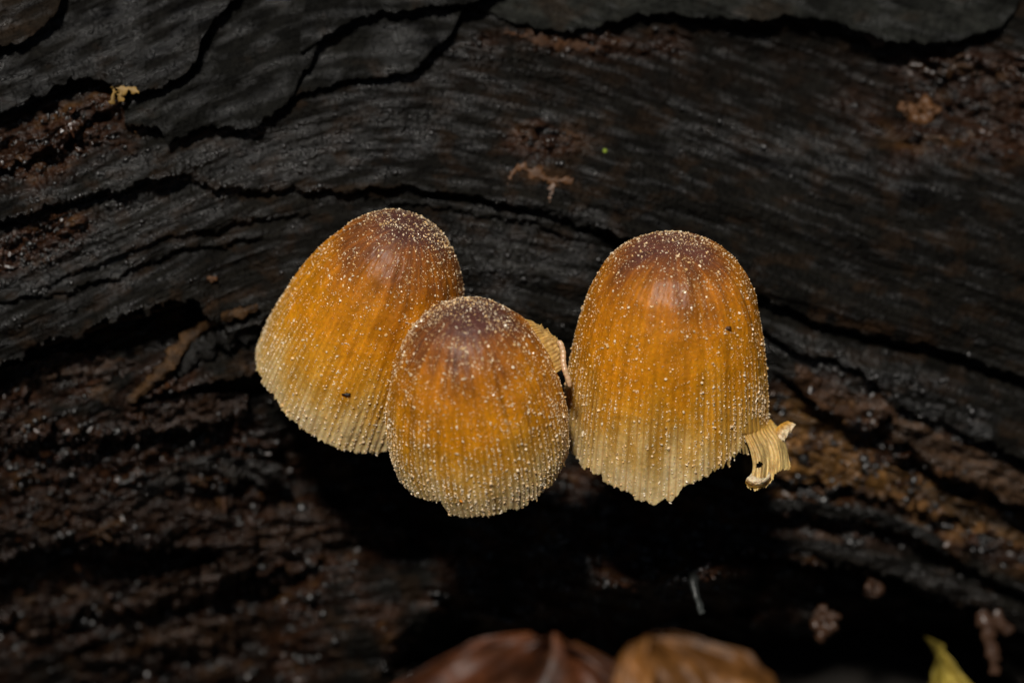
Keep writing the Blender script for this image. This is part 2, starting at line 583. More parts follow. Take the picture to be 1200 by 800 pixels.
def wood_tint(a, b):
    q = flow_q(a, b)
    m = np.clip(rot_mask(a, b), 0, 1)[..., None]
    n = fbm(a / 150, q / 22, 4, 140)[..., None]
    n2 = fbm(a / 40, b / 28, 4, 150)[..., None]
    black = np.array([0.0056, 0.0050, 0.0039]) * (1 + 0.6 * np.clip(n, -1, 1))
    umber = np.array([0.016, 0.009, 0.0045])
    black = black + (umber - black) * ramp(n2, 0.0, 0.6) * 0.6
    brown = np.array([0.027, 0.0108, 0.0046]) * (1 + 0.5 * n2)
    ochre = np.array([0.070, 0.033, 0.010])
    brown = brown + (ochre - brown) * ramp(n2 + 0.4 * n, 0.25, 0.8) * 0.7
    gold = np.clip(1.2 * blob(a, b, 950, 520, 55, 45) + 0.8 * blob(a, b, 1080, 580, 110, 28, 22) + 0.6 * blob(a, b, 1170, 590, 60, 60), 0, 1)[..., None]
    brown = brown + (np.array([0.14, 0.068, 0.022]) * (1 + 0.5 * n2) - brown) * gold * ramp(n2, -0.4, 0.3)
    c = black + (brown - black) * ramp(m, 0.15, 0.75)
    c = c * (1 - 0.35 * (1 - ramp(a, 250, 480)) * ramp(b, 430, 520))[..., None]  # lower left: dark wood, darkened further by flash falloff painted into the tint
    dim = np.clip(1.0 * blob(a, b, 950, 90, 300, 60, 6) + 0.8 * blob(a, b, 560, 90, 150, 40, 4), 0, 1)[..., None]
    c = c + (np.array([0.0062, 0.0040, 0.0026]) - c) * dim * 0.7 * ramp(n2, -0.6, 0.1)
    stain = np.clip(0.8 * blob(a, b, 650, 158, 42, 15, 8) + 0.9 * blob(a, b, 640, 208, 34, 10, 12) + 0.5 * blob(a, b, 1000, 378, 70, 8, 14)
                    + 0.7 * blob(a, b, 200, 372, 70, 7, -18), 0, 1)[..., None]
    c = c + (np.array([0.055, 0.028, 0.013]) - c) * stain * ramp(n2 + 0.3, -0.1, 0.4)
    return np.clip(c, 0.002, 0.5)


def wetness(a, b):
    m = np.clip(rot_mask(a, b), 0, 1)
    q = flow_q(a, b)
    w = 0.04 + 0.80 * m + 0.8 * blob(a, b, 1010, 445, 150, 34, 18) + 0.7 * blob(a, b, 330, 180, 230, 40, -8) + 0.7 * blob(a, b, 610, 300, 130, 60)
    w = w + 0.6 * blob(a, b, 90, 300, 190, 60, -18) + 0.5 * blob(a, b, 480, 90, 120, 40) + 0.5 * blob(a, b, 900, 170, 160, 30, 12)
    return np.clip(w + 0.7 * fbm(a / 50, q / 9, 4, 160), 0, 1.1)


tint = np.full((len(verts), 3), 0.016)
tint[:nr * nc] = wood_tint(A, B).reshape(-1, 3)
gr = np.zeros((len(verts), 2))
gr[:nr * nc] = np.stack([A / 1000, flow_q(A, B) / 1000], -1).reshape(-1, 2)
wt = np.full(len(verts), 0.3)
wt[:nr * nc] = wetness(A, B).ravel()
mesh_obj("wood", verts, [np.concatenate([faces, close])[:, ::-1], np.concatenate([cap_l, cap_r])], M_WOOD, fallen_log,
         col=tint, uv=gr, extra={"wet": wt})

# ---- bark plates: each its own sheet with a torn lower edge
def bark_plate(bottom, top, x0, x1, lift, thick, tone, wet=0.4, rag=3.0, seed=0, curl=2.0, tilt=0.0, rough=0.0, name="bark_plate"):
    """sheet between two curves of the photograph, standing `lift` px proud of the wood, with a broken edge `thick` px deep"""
    nx = max(20, int((x1 - x0) / 1.9))
    xs = np.linspace(x0, x1, nx)
    lo = curve(bottom, xs, 3) + rag * 1.5 * fbm(xs / 18, np.full(nx, seed * 3.3), 5, 200 + seed, 0.72)
    lo = lo - rag * 1.1 * np.clip(np.abs(fbm(xs / 11, np.full(nx, seed * 1.7 + 40), 3, 220 + seed)) - 0.25, 0, 1)
    hi = curve(top, xs, 3) + rag * 0.6 * fbm(xs / 20, np.full(nx, seed * 2.1 + 9), 4, 230 + seed)
    hi = np.minimum(hi, lo - 1.5)
    nt = max(14, int(np.max(lo - hi) / 2.9))
    T = np.linspace(0, 1, nt)[:, None]
    a = np.broadcast_to(xs, (nt, nx))
    b = hi + (lo - hi) * T
    q = flow_q(a, b)
    # the sheet follows the broad form of the log only
    w = log_w0(b)
    p = pix(a, b, w)
    d_lo = (lo - b)
    # a sheet leans out from the log towards its torn edge
    h = lift * (0.72 + 0.28 * np.exp(-d_lo / 50)) + 6 * fbm(a / 160, q / 60, 3, 250 + seed) + tilt * (a - x0) / (x1 - x0)
    h = h + 1.5 * fbm(a / 110, q / 8, 4, 260 + seed) + 1.8 * fbm(a / 24, b / 18, 4, 270 + seed) + curl * np.exp(-d_lo / 9)
    h = h + 0.8 * fbm(a / 6, b / 5, 2, 271 + seed) + rough * (9 * fbm(a / 34, b / 19, 5, 272 + seed, 0.65) + 3 * fbm(a / 60, q / 6, 3, 273 + seed))
    edge = np.exp(-d_lo / 2.2)
    h = h - 2.0 * edge
    W = p[..., 2] + h * MMPX - YAW * p[..., 0]
    front = pix(a, b, W)
    backp = pix(a, b, W - thick * MMPX)
    # the broken edge undercuts a little
    backp[-1] = pix(xs, lo - thick * 0.35, W[-1] - thick * MMPX)
    v = np.concatenate([front.reshape(-1, 3), backp.reshape(-1, 3)])
    n = nt * nx
    f1 = grid_faces(nt, nx)[:, ::-1]
    f2 = grid_faces(nt, nx, base=n)
    j = np.arange(nx - 1); i = np.arange(nt - 1) * nx
    rim = [np.stack([(nt - 1) * nx + j, (nt - 1) * nx + j + 1, n + (nt - 1) * nx + j + 1, n + (nt - 1) * nx + j], -1)[:, ::-1],
           np.stack([j, n + j, n + j + 1, j + 1], -1)[:, ::-1],
           np.stack([i, i + nx, n + i + nx, n + i], -1)[:, ::-1],
           np.stack([i + nx - 1, n + i + nx - 1, n + i + 2 * nx - 1, i + 2 * nx - 1], -1)[:, ::-1]]
    n2 = fbm(a / 60, b / 40, 4, 280 + seed)[..., None]
    n3 = fbm(a / 120, q / 20, 4, 290 + seed)[..., None]
    c = np.array(tone) * (1 + 0.5 * n3 + 0.45 * n2)
    c = c + (np.array([0.018, 0.010, 0.005]) - c) * ramp(n2, 0.35, 0.9) * 0.5
    c = np.clip(c, 0.002, 1).reshape(-1, 3)
    uv = np.stack([a / 1000, q / 1000], -1).reshape(-1, 2)
    wv = np.clip(wet + 0.8 * fbm(a / 50, q / 16, 4, 300 + seed), 0, 1.1).ravel()
    return mesh_obj(name, v, [f1, f2] + rim, M_BARK, fallen_log, col=np.concatenate([c, c * 0.8]),
                    uv=np.concatenate([uv, uv]), extra={"wet": np.concatenate([wv, wv])})


TOPE = -130
GREY = (0.0060, 0.0058, 0.0048)
bark_plate([(-260, 150), (0, 57), (28, 50), (48, 36), (66, 16), (78, -20), (110, -60)], [(-260, TOPE), (110, TOPE)], -260, 108, 56, 16, (0.012, 0.0085, 0.0055), 0.25, 2.5, 1)
bark_plate([(-260, 240), (0, 132), (40, 116), (85, 93), (108, 92), (128, 101), (165, 109), (182, 108), (205, 94), (231, 72), (234, 48), (252, 24), (272, 4), (320, -60)],
           [(-260, TOPE), (320, TOPE)], -260, 318, 38, 16, (0.0058, 0.0053, 0.0044), 0.5, 3.0, 2, tilt=4)
bark_plate([(146, 146), (180, 147), (189, 152), (196, 173), (215, 160), (240, 147), (296, 151), (320, 132), (345, 114), (348, 98), (364, 80), (373, 48), (386, 30), (410, 14), (470, -50)],
           [(146, 132), (200, 60), (240, TOPE), (470, TOPE)], 146, 468, 26, 18, GREY, 0.25, 3.0, 3)
bark_plate([(330, 112), (345, 112), (400, 97), (440, 91), (486, 82), (505, 63), (528, 42), (537, 24), (545, 6), (600, -60)],
           [(330, 100), (380, 30), (440, TOPE), (600, TOPE)], 330, 598, 15, 15, GREY, 0.45, 2.2, 4)
bark_plate([(352, 62), (380, 44), (415, 24), (450, 14), (500, 9), (556, 2), (620, -40)],
           [(352, 40), (380, TOPE), (620, TOPE)], 352, 618, 36, 12, (0.0060, 0.0058, 0.0048), 0.3, 2.0, 5)
bark_plate([(556, 6), (572, 16), (600, 27), (640, 34), (662, 37), (700, 33), (726, 25), (746, 17), (790, 17), (830, 21), (880, 25), (930, 20), (985, 25), (1010, 36), (1040, 48),
            (1080, 52), (1130, 46), (1170, 34), (1190, 12), (1215, -40)],
           [(556, TOPE), (1215, TOPE)], 556, 1214, -4, 22, (0.0125, 0.0128, 0.0108), 0.05, 2.0, 6, curl=3)

# ---- brown strips and lumps of the wood
def ribbon(name, pts, width, thick, mat, parent, lift, tone, seed, tatter=0.0, taper=0.5):
    """a rough fibre strip along photo points (px, py); width / thick / lift in photo px"""
    pts = np.array(pts, float)
    s = np.concatenate([[0], np.cumsum(np.hypot(*np.diff(pts[:, :2], axis=0).T))])
    n = max(12, int(s[-1] / 2.5))
    ss = np.linspace(0, s[-1], n)
    x = np.interp(ss, s, pts[:, 0]); y = np.interp(ss, s, pts[:, 1])
    k = np.ones(7) / 7
    x = np.convolve(np.pad(x, 3, mode='edge'), k, 'valid'); y = np.convolve(np.pad(y, 3, mode='edge'), k, 'valid')
    x += 1.2 * fbm(ss / 14, ss * 0, 3, seed); y += 1.2 * fbm(ss / 14, ss * 0 + 5, 3, seed)
    tx, ty = np.gradient(x), np.gradient(y)
    ln = np.hypot(tx, ty) + 1e-9
    nx_, ny_ = -ty / ln, tx / ln
    prof = (1 - taper * np.abs(np.linspace(-1, 1, n)) ** 3) * (1 + 0.3 * fbm(ss / 20, ss * 0 + 3, 3, seed + 1))
    fray = [np.clip(1 + 1.6 * tatter * fbm(ss / 13, ss * 0 + 13 + 20 * e, 4, seed + 6 + e, 0.7), 0.08, 2.4) for e in (0, 1)]
    if pts.shape[1] > 2:
        base = np.interp(ss, s, pts[:, 2])
    else:
        base = log_point(x, y)[:, 2]
        kk = np.ones(15) / 15
        base = np.convolve(np.pad(base, 7, mode='edge'), kk, 'valid')
    m = 16
    rows_ = []
    for j in range(m):
        an = 2 * math.pi * j / m
        r = 1 + 0.42 * fbm(ss / 60, ss * 0 + j * 1.7, 2, seed + 2) + 0.12 * fbm(ss / 9, ss * 0 + j * 0.9, 3, seed + 3)
        ox = math.cos(an) * width / 2 * prof * r * fray[0 if math.cos(an) > 0 else 1]
        oz = math.sin(an) * thick / 2 * prof * r
        rows_.append(pix(x + nx_ * ox, y + ny_ * ox, base + (oz + lift) * MMPX))
    v = np.array(rows_).transpose(1, 0, 2)          # n x m
    f = grid_faces(n, m, wrap=True)
    v = v.reshape(-1, 3)
    e = np.array([v[:m].mean(0), v[-m:].mean(0)])
    b0 = len(v)
    v = np.concatenate([v, e])
    jj = np.arange(m)
    tr = np.concatenate([np.stack([np.full(m, b0), (jj + 1) % m, jj], -1),
                         np.stack([np.full(m, b0 + 1), (n - 1) * m + jj, (n - 1) * m + (jj + 1) % m], -1)])
    c = None
    kw = {}
    if tone is not None:
        nn = fbm(v[:, 0] / 2, v[:, 1] / 1.2, 3, seed + 4)[:, None]
        c = np.clip(np.array(tone) * (1 + 0.6 * nn), 0.002, 1)
        kw = dict(col=c, uv=np.stack([v[:, 0] / 100, v[:, 1] / 100], -1), extra={"wet": np.full(len(v), 0.5)})
    return mesh_obj(name, v, [f, tr], mat, parent, **kw)


ribbon("wood_splinter", [(150, 471), (176, 448), (198, 426), (214, 402), (236, 384), (266, 370), (305, 358)], 14, 12, M_BARK, fallen_log, 10, (0.050, 0.025, 0.009), 11, tatter=0.3)
ribbon("wood_splinter", [(205, 440), (226, 412), (262, 394), (310, 382), (360, 372)], 26, 16, M_BARK, fallen_log, -2, (0.011, 0.010, 0.0085), 12, tatter=0.5)
ribbon("wood_splinter", [(40, 408), (90, 391), (140, 375), (185, 363), (222, 352)], 6, 10, M_BARK, fallen_log, 4, (0.05, 0.027, 0.013), 13)
ribbon("wood_splinter", [(590, 36), (640, 50), (700, 58)], 10, 6, M_BARK, fallen_log, 2, (0.045, 0.019, 0.007), 19, tatter=1.0)
ribbon("wood_splinter", [(1008, 38), (1022, 46), (1036, 56)], 8, 5, M_BARK, fallen_log, 6, (0.06, 0.036, 0.025), 20, tatter=0.8)
ribbon("wood_splinter", [(1090, 44), (1115, 44), (1138, 38)], 9, 6, M_BARK, fallen_log, 16, (0.055, 0.028, 0.008), 21, tatter=0.8)

def slab(bottom, up, lift, thick, tone, seed, wet=0.6, rough=1.0, rag=4.0):
    """a broken layer of the wood lying along the ledge `bottom`"""
    xs = np.array([p[0] for p in bottom], float); ys = np.array([p[1] for p in bottom], float)
    base = float(np.median(log_height(xs, ys - 8.0, fine=False)))
    n = len(bottom)
    top = [(p[0], p[1] - up * (0.35 + 0.65 * math.sin(math.pi * (0.15 + 0.7 * i / (n - 1))))) for i, p in enumerate(bottom)]
    return bark_plate(bottom, top, xs[0], xs[-1], base + lift, thick, tone, wet, rag, seed, 1.0, 0.0, rough, "wood_slab")


slab([(932, 450), (945, 464), (962, 480), (990, 494), (1011, 506), (1030, 494), (1052, 486)], 40, 12, 34, (0.050, 0.025, 0.013), 21)
slab([(1046, 516), (1080, 534), (1110, 556), (1150, 572), (1200, 594), (1290, 630)], 44, 16, 38, (0.046, 0.025, 0.013), 22)
slab([(870, 560), (900, 556), (940, 564), (990, 572), (1040, 580), (1100, 592)], 40, 6, 26, (0.105, 0.050, 0.013), 23)
slab([(896, 500), (910, 506), (940, 512), (975, 524), (1000, 530)], 44, 4, 24, (0.10, 0.048, 0.013), 27)
slab([(890, 596), (930, 596), (971, 604), (1024, 613), (1080, 632), (1129, 660), (1200, 698), (1290, 750)], 15, 14, 24, (0.009, 0.008, 0.0065), 24, 0.7, 0.5)
slab([(850, 640), (900, 648), (1000, 660), (1060, 680), (1110, 700), (1150, 715), (1200, 740), (1290, 790)], 24, 18, 34, (0.009, 0.0075, 0.006), 25, 0.6, 0.7)
slab([(1040, 560), (1080, 590), (1130, 612), (1200, 650), (1290, 700)], 26, 4, 22, (0.060, 0.031, 0.011), 26, 0.8, 1.2)
slab([(-60, 548), (0, 530), (60, 512), (130, 520), (200, 505), (290, 488)], 46, 8, 30, (0.016, 0.0075, 0.0036), 28, 0.8, 1.5, 7)
slab([(-60, 668), (0, 655), (80, 634), (160, 640), (250, 644), (300, 660)], 56, 10, 40, (0.015, 0.0068, 0.0032), 29, 0.8, 1.6, 8)
slab([(120, 612), (165, 596), (205, 574), (262, 560), (330, 566)], 34, 10, 30, (0.009, 0.007, 0.0055), 30, 0.9, 1.5, 7)
slab([(236, 700), (300, 664), (360, 646), (420, 640), (476, 655)], 50, 8, 34, (0.019, 0.0085, 0.0036), 31, 0.8, 1.5, 8)
slab([(20, 760), (100, 728), (180, 722), (280, 690), (390, 694)], 44, 10, 36, (0.021, 0.0095, 0.004), 32, 0.7, 1.5, 8)
slab([(90, 800), (200, 770), (300, 764), (420, 790), (520, 830)], 46, 12, 36, (0.022, 0.010, 0.004), 33, 0.7, 1.5, 8)
slab([(-60, 470), (0, 462), (60, 448), (120, 440), (170, 452)], 34, 4, 24, (0.020, 0.010, 0.005), 34, 0.8, 1.4, 6)

# ---- crumbs of rotten wood, too many and too small to tell apart
r2 = np.random.default_rng(5)
N = 30000
ca, cb = r2.uniform(-60, 1260, N), r2.uniform(-30, 830, N)
keep = r2.uniform(0, 1, N) < np.clip(rot_mask(ca, cb) - 0.35, 0, 1) * (0.35 + 0.65 * ramp(fbm(ca / 40, cb / 30, 3, 310), -0.1, 0.3))
ca, cb = ca[keep][:5500], cb[keep][:5500]
cr_ = np.clip(np.exp(r2.normal(math.log(2.4), 0.5, len(ca))), 0.8, 6.0) * MMPX
cc = log_point(ca, cb)
cc[:, 2] += cr_ * 0.3
v, f = scatter(cc, cr_, ICO_V, ICO_F, 0.45, 0.6, r2)
cmix = r2.uniform(0, 1, (len(ca), 1)) ** 2
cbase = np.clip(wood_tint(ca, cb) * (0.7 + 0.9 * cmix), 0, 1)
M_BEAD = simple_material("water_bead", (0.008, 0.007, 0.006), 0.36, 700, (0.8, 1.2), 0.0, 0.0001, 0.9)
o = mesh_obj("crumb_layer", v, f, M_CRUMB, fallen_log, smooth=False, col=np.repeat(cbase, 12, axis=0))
o["kind"] = "stuff"

# ---- beads of moisture on the wet wood
nb = 210000
ba, bb = r2.uniform(-30, 1230, nb), r2.uniform(-20, 820, nb)
kb = r2.uniform(0, 1, nb) < (0.75 - 0.45 * ramp(bb, 430, 520) * (1 - ramp(ba, 350, 500))) * ramp(wetness(ba, bb), 0.35, 1.0) * ramp(fbm(ba / 26, bb / 16, 3, 330), -0.15, 0.5)
ba, bb = ba[kb][:14000], bb[kb][:14000]
br = np.exp(r2.normal(math.log(0.15), 0.4, len(ba))) * (1 + 0.7 * ramp(bb, 420, 520))
bc = log_point(ba, bb)
bc[:, 2] += br * 0.35
v, f = scatter(bc, br, ICO_V, ICO_F, 0.06, 0.25, r2)
o = mesh_obj("moisture_layer", v, f, M_BEAD, fallen_log, smooth=True)
o["kind"] = "stuff"

# ------------------------------------------------------------------ mushrooms
PX = MMPX


class Cap:
    def __init__(s, apex_px, apex_w, roll, tilt, R, H, prof, seed, ridges=92, margin=None, squash=1.0):
        s.apex = pix(apex_px[0], apex_px[1], apex_w)
        s.R, s.H, s.seed, s.ridges, s.margin = R * PX, H * PX, seed, ridges, margin
        ro, ti = math.radians(roll), math.radians(tilt)
        s.k = np.array([math.sin(ro) * math.cos(ti), math.cos(ro) * math.cos(ti), math.sin(ti)])
        f = np.array([0, 0, 1.0]); f -= f.dot(s.k) * s.k; f /= np.linalg.norm(f)
        s.e2 = f
        s.e1 = np.cross(s.k, f)          # to the viewer's right
        p = np.array(prof, float)
        d = np.concatenate([[0], np.cumsum(np.hypot(np.diff(p[:, 0]) * s.R, np.diff(p[:, 1]) * s.H))])
        s.len = d[-1]
        tt = np.linspace(0, d[-1] * 1.2, 400)
        r = np.interp(tt, d, p[:, 0]); z = np.interp(tt, d, p[:, 1])
        # run on past the last point along the last direction
        over = tt > d[-1]
        dr, dz = (p[-1] - p[-2]) / (d[-1] - d[-2])
        r[over] = p[-1, 0] + (tt[over] - d[-1]) * dr; z[over] = p[-1, 1] + (tt[over] - d[-1]) * dz
        n = 14
        kk = np.hanning(2 * n + 3)[1:-1]; kk /= kk.sum()
        rp = np.concatenate([-r[n:0:-1], r, r[-1] + (r[-1] - r[-2]) * np.arange(1, n + 1)])
        zp = np.concatenate([z[n:0:-1], z, z[-1] + (z[-1] - z[-2]) * np.arange(1, n + 1)])
        s.pt, s.pr, s.pz = tt / d[-1], np.convolve(rp, kk, 'valid'), np.convolve(zp, kk, 'valid')
        s.pz -= s.pz[0]
        s.squash = squash

    def L(s, th):
        """how far down the skin reaches at each bearing (1 = nominal), with a torn, pleated rim"""
        x, y = np.cos(th), np.sin(th)
        l = 1 + 0.022 * fbm(x * 2.2 + 3, y * 2.2, 3, s.seed) + 0.012 * fbm(th * 9, th * 0, 3, s.seed + 5) \
            + 0.007 * perlin(th * s.ridges / 3.0, th * 0 + 2, s.seed + 6) + 0.007 * perlin(th * s.ridges / 1.1, th * 0 + 8, s.seed + 7)
        if s.margin is not None:
            deg = np.degrees((th + np.pi) % (2 * np.pi) - np.pi)
            m = np.array(s.margin, float)
            l = l + np.interp(deg, m[:, 0], m[:, 1])
            if s.seed == 31:
                l = l + 0.035 * perlin(th * 38, th * 0 + 4, 77) * ramp(deg, 20, 30) * (1 - ramp(deg, 52, 60))
        return l

    def surf(s, th, t, inset=0.0, relief=True):
        """th: bearing (0 = towards viewer, + = viewer's right); t: 0 apex .. 1 rim"""
        tau = t * s.L(th)
        r = np.interp(tau, s.pt, s.pr) * s.R
        z = np.interp(tau, s.pt, s.pz) * s.H
        x, y = np.cos(th), np.sin(th)
        r = r * (1 + 0.022 * np.clip(tau * 2, 0, 1) * fbm(x * 1.3, y * 1.3 + s.seed, 2, s.seed + 9))
        if relief:
            ph = th * s.ridges / 2 + 0.7 * fbm(x * 4, y * 4, 2, s.seed + 11) + 0.25 * perlin(th * 20, tau * 4, s.seed + 12)
            gr_ = np.abs(np.sin(ph)) - 0.6
            on = ramp(tau, 0.34, 0.75) * (0.45 + 0.55 * ramp(tau, 0.6, 1.0)) * (0.75 + 0.5 * fbm(x * 3, y * 3 + tau, 2, s.seed + 13))
            r = r + 0.26 * gr_ * on
            r = r + 0.30 * ramp(tau, 0.1, 0.4) * fbm(th * 4, tau * 2, 2, s.seed + 14)
            r = r + 0.05 * fbm(th * 30, tau * 40, 2, s.seed + 15) * ramp(tau, 0.02, 0.1)
            z = z + 0.05 * fbm(x * tau * 30, y * tau * 30, 2, s.seed + 16)
        r = np.maximum(r - inset, 0)
        z = z - inset * np.clip(1.2 - tau, 0, 1)
        p = s.apex + (r * np.sin(th) * s.squash)[..., None] * s.e1 + (r * np.cos(th))[..., None] * s.e2 + z[..., None] * s.k
        return p, tau

    def colour(s, th, tau, dark=(0.085, 0.030, 0.022), dark_r=0.2):
        x, y = np.cos(th), np.sin(th)
        n = fbm(x * tau * 5, y * tau * 5, 3, s.seed + 20)
        n2 = fbm(th * 12, tau * 3, 3, s.seed + 21)
        tt = tau + 0.09 * n + 0.035 * n2
        d = np.array(dark)
        stops = [(0.0, d), (dark_r * 0.6, d * 1.1), (dark_r, d * 0.6 + np.array((0.075, 0.024, 0.006))), (dark_r + 0.10, (0.25, 0.078, 0.012)), (dark_r + 0.22, (0.45, 0.150, 0.006)),
                 (0.58, (0.60, 0.225, 0.005)), (0.72, (0.57, 0.25, 0.014)), (0.82, (0.55, 0.295, 0.05)), (0.91, (0.57, 0.38, 0.13)), (1.0, (0.62, 0.46, 0.22)), (1.2, (0.62, 0.46, 0.22))]
        xs = [q[0] for q in stops]
        c = np.stack([np.interp(tt, xs, [q[1][i] for q in stops]) for i in range(3)], -1)
        ph = th * s.ridges / 2 + 0.7 * fbm(x * 4, y * 4, 2, s.seed + 11) + 0.25 * perlin(th * 20, tau * 4, s.seed + 12)
        groove = (1 - ramp(np.abs(np.sin(ph)), 0.0, 0.6)) * ramp(tau, 0.36, 0.7) * (0.7 + 0.5 * n)
        c = c + (np.array([0.36, 0.13, 0.012]) - c) * (0.6 * groove)[..., None]
        c = c * (1 + 0.20 * n2 + 0.12 * fbm(x * 2.5, y * 2.5 + tau * 2, 3, s.seed + 25))[..., None]
        return np.clip(c, 0.002, 0.9)


def build_mushroom(name, label, cap, stem_to, seed, n_big, n_small, dark, dark_r, gap=None, front=1.0):
    foot = np.asarray(stem_to, float)
    root = thing(name, label, "mushroom", foot, "ink cap mushrooms growing from the log")
    NT, NTH = 156, 92 * 5
    th = np.linspace(-np.pi, np.pi, NTH, endpoint=False)
    t = np.linspace(0.004, 1, NT) ** 0.9
    TH, T = np.meshgrid(th, t)
    outer, tau = cap.surf(TH, T)
    # underside
    NI = 30
    ti = np.linspace(1, 0.05, NI)
    THi, Ti = np.meshgrid(th, ti)
    inner, _ = cap.surf(THi, Ti, inset=0.55 + 1.6 * (1 - np.clip(Ti, 0, 1)), relief=False)
    inner[0] = 0.5 * inner[0] + 0.5 * outer[-1]
    allv = np.concatenate([outer, inner], axis=0)
    nrow = NT + NI
    v = allv.reshape(-1, 3)
    top = np.array([outer[0].mean(0), inner[-1].mean(0)])
    b0 = len(v)
    v = np.concatenate([v, top])
    f = grid_faces(nrow, NTH, wrap=True)[:, ::-1]
    j = np.arange(NTH)
    tr = np.concatenate([np.stack([np.full(NTH, b0), j, (j + 1) % NTH], -1),
                         np.stack([np.full(NTH, b0 + 1), (nrow - 1) * NTH + (j + 1) % NTH, (nrow - 1) * NTH + j], -1)])
    c_out = cap.colour(TH, tau, dark, dark_r).reshape(-1, 3)
    c_in = np.broadcast_to(np.array([0.20, 0.13, 0.075]), (NI * NTH, 3))
    c = np.concatenate([c_out, c_in, [c_out[0], c_in[0]]])
    cap_o = mesh_obj("cap", v, [f, tr], M_CAP, root, col=c)
    # gill blades hang inside the cap, crowded past counting
    gv, gf = [], []
    ng, ns = 84, 8
    for i in range(ng):
        a = 2 * math.pi * i / ng
        tt = np.linspace(0.22, 0.965, ns)
        aa = np.full(ns, a)
        pa, _ = cap.surf(aa, tt, inset=0.9 + 1.4 * (1 - tt), relief=False)
        pb, _ = cap.surf(aa, tt, inset=1.8 + 4.2 * np.sin(np.pi * np.clip((tt - .15) / .85, 0, 1)), relief=False)
        b = len(gv) * 2 * ns
        gv.append(np.concatenate([pa, pb]))
        q = np.arange(ns - 1)
        gf.append(np.stack([b + q, b + q + 1, b + ns + q + 1, b + ns + q], -1))
    g = mesh_obj("gill_layer", np.concatenate(gv), np.concatenate(gf), M_GILL, root)
    g["kind"] = "stuff"
    # stem: from inside the cap down and back to the wood
    s0 = cap.apex - cap.k * cap.H * 0.12
    s1 = cap.apex - cap.k * cap.H * 0.95 + np.array([0, 0, -1.0])
    s3 = foot
    s2 = 0.5 * (s1 + s3) + np.array([0, -3.0, 1.5])
    tt = np.linspace(0, 1, 28)[:, None]
    pts = (1 - tt) ** 3 * s0 + 3 * (1 - tt) ** 2 * tt * s1 + 3 * (1 - tt) * tt ** 2 * s2 + tt ** 3 * s3
    tan = np.gradient(pts, axis=0); tan /= np.linalg.norm(tan, axis=1, keepdims=True)
    e1 = np.cross(tan, [1.0, 0.2, 0.1]); e1 /= np.linalg.norm(e1, axis=1, keepdims=True)
    e2 = np.cross(tan, e1)
    m = 18
    an = np.arange(m) * 2 * math.pi / m
    rad = (1.7 + 0.9 * tt[:, 0] ** 2)[:, None] * (1 + 0.06 * rng.normal(size=(28, m)))
    sv = pts[:, None] + (np.cos(an) * rad)[..., None] * e1[:, None] + (np.sin(an) * rad)[..., None] * e2[:, None]
    mesh_obj("stem", sv.reshape(-1, 3), grid_faces(28, m, wrap=True), M_STEM, root)
    # veil granules sprinkled over the skin
    rg = np.random.default_rng(seed)

    def place(n, lo, hi, clump):
        a = rg.uniform(-np.pi, np.pi, n * 5)
        tq = rg.uniform(0.0, 1.0, n * 5)
        x, y = np.cos(a), np.sin(a)
        r_here = np.interp(tq, cap.pt, cap.pr)
        dens = r_here * (0.35 + 0.65 * ramp(fbm(x * tq * 6, y * tq * 6, 3, seed + 3), -0.35, 0.45) * clump + (1 - clump) * 0.5)
        dens = dens * (0.62 + 0.5 * np.exp(-(tq / 0.24) ** 2) * 1.6 + 1.1 * ramp(tq, 0.5, 0.95))
        ok = rg.uniform(0, 1.6, n * 5) < dens
        a, tq = a[ok][:n], tq[ok][:n]
        # they sit in rows along the pleats
        ph = a * cap.ridges / 2 + 0.7 * fbm(x[ok][:n] * 4, y[ok][:n] * 4, 2, cap.seed + 11) + 0.25 * perlin(a * 20, tq * 4, cap.seed + 12)
        off = ((ph % np.pi) - np.pi / 2) / (cap.ridges / 2)
        a = a - 0.5 * off * ramp(tq, 0.4, 0.65)
        p, tau_ = cap.surf(a, tq)
        rad = np.clip(np.exp(rg.normal(math.log((lo * hi) ** .5), 0.42, len(a))), lo * 0.6, hi * 1.45)
        out = p - (cap.apex - cap.k * cap.H * 0.55)
        out /= np.linalg.norm(out, axis=1, keepdims=True)
        p = p + out * (rad * 0.12)[:, None]
        return p, rad, tau_

    p1, ra1, ta1 = place(n_big, 0.05, 0.10, 0.95)
    p2, ra2, ta2 = place(n_small, 0.025, 0.055, 0.75)
    v1, f1 = scatter(p1, ra1, ICO_V, ICO_F, 0.4, 0.4, rg)
    v2, f2 = scatter(p2, ra2, OCT_V, OCT_F, 0.3, 0.3, rg)
    nn = len(p1) + len(p2)
    w_ = rg.uniform(0, 1, (nn, 1)) ** 1.3
    cg = np.array([0.80, 0.50, 0.20]) * (1 - w_) + np.array([0.95, 0.83, 0.62]) * w_
    cg = cg * rg.uniform(0.75, 1.05, (nn, 1))
    o = mesh_obj("veil_granules", np.concatenate([v1, v2]), [np.concatenate([f1, f2 + len(v1)])], M_GRAN, cap_o, smooth=False,
                 col=np.concatenate([np.repeat(cg[:len(p1)], 12, 0), np.repeat(cg[len(p1):], 6, 0)]))
    o["kind"] = "stuff"
    return root, cap_o


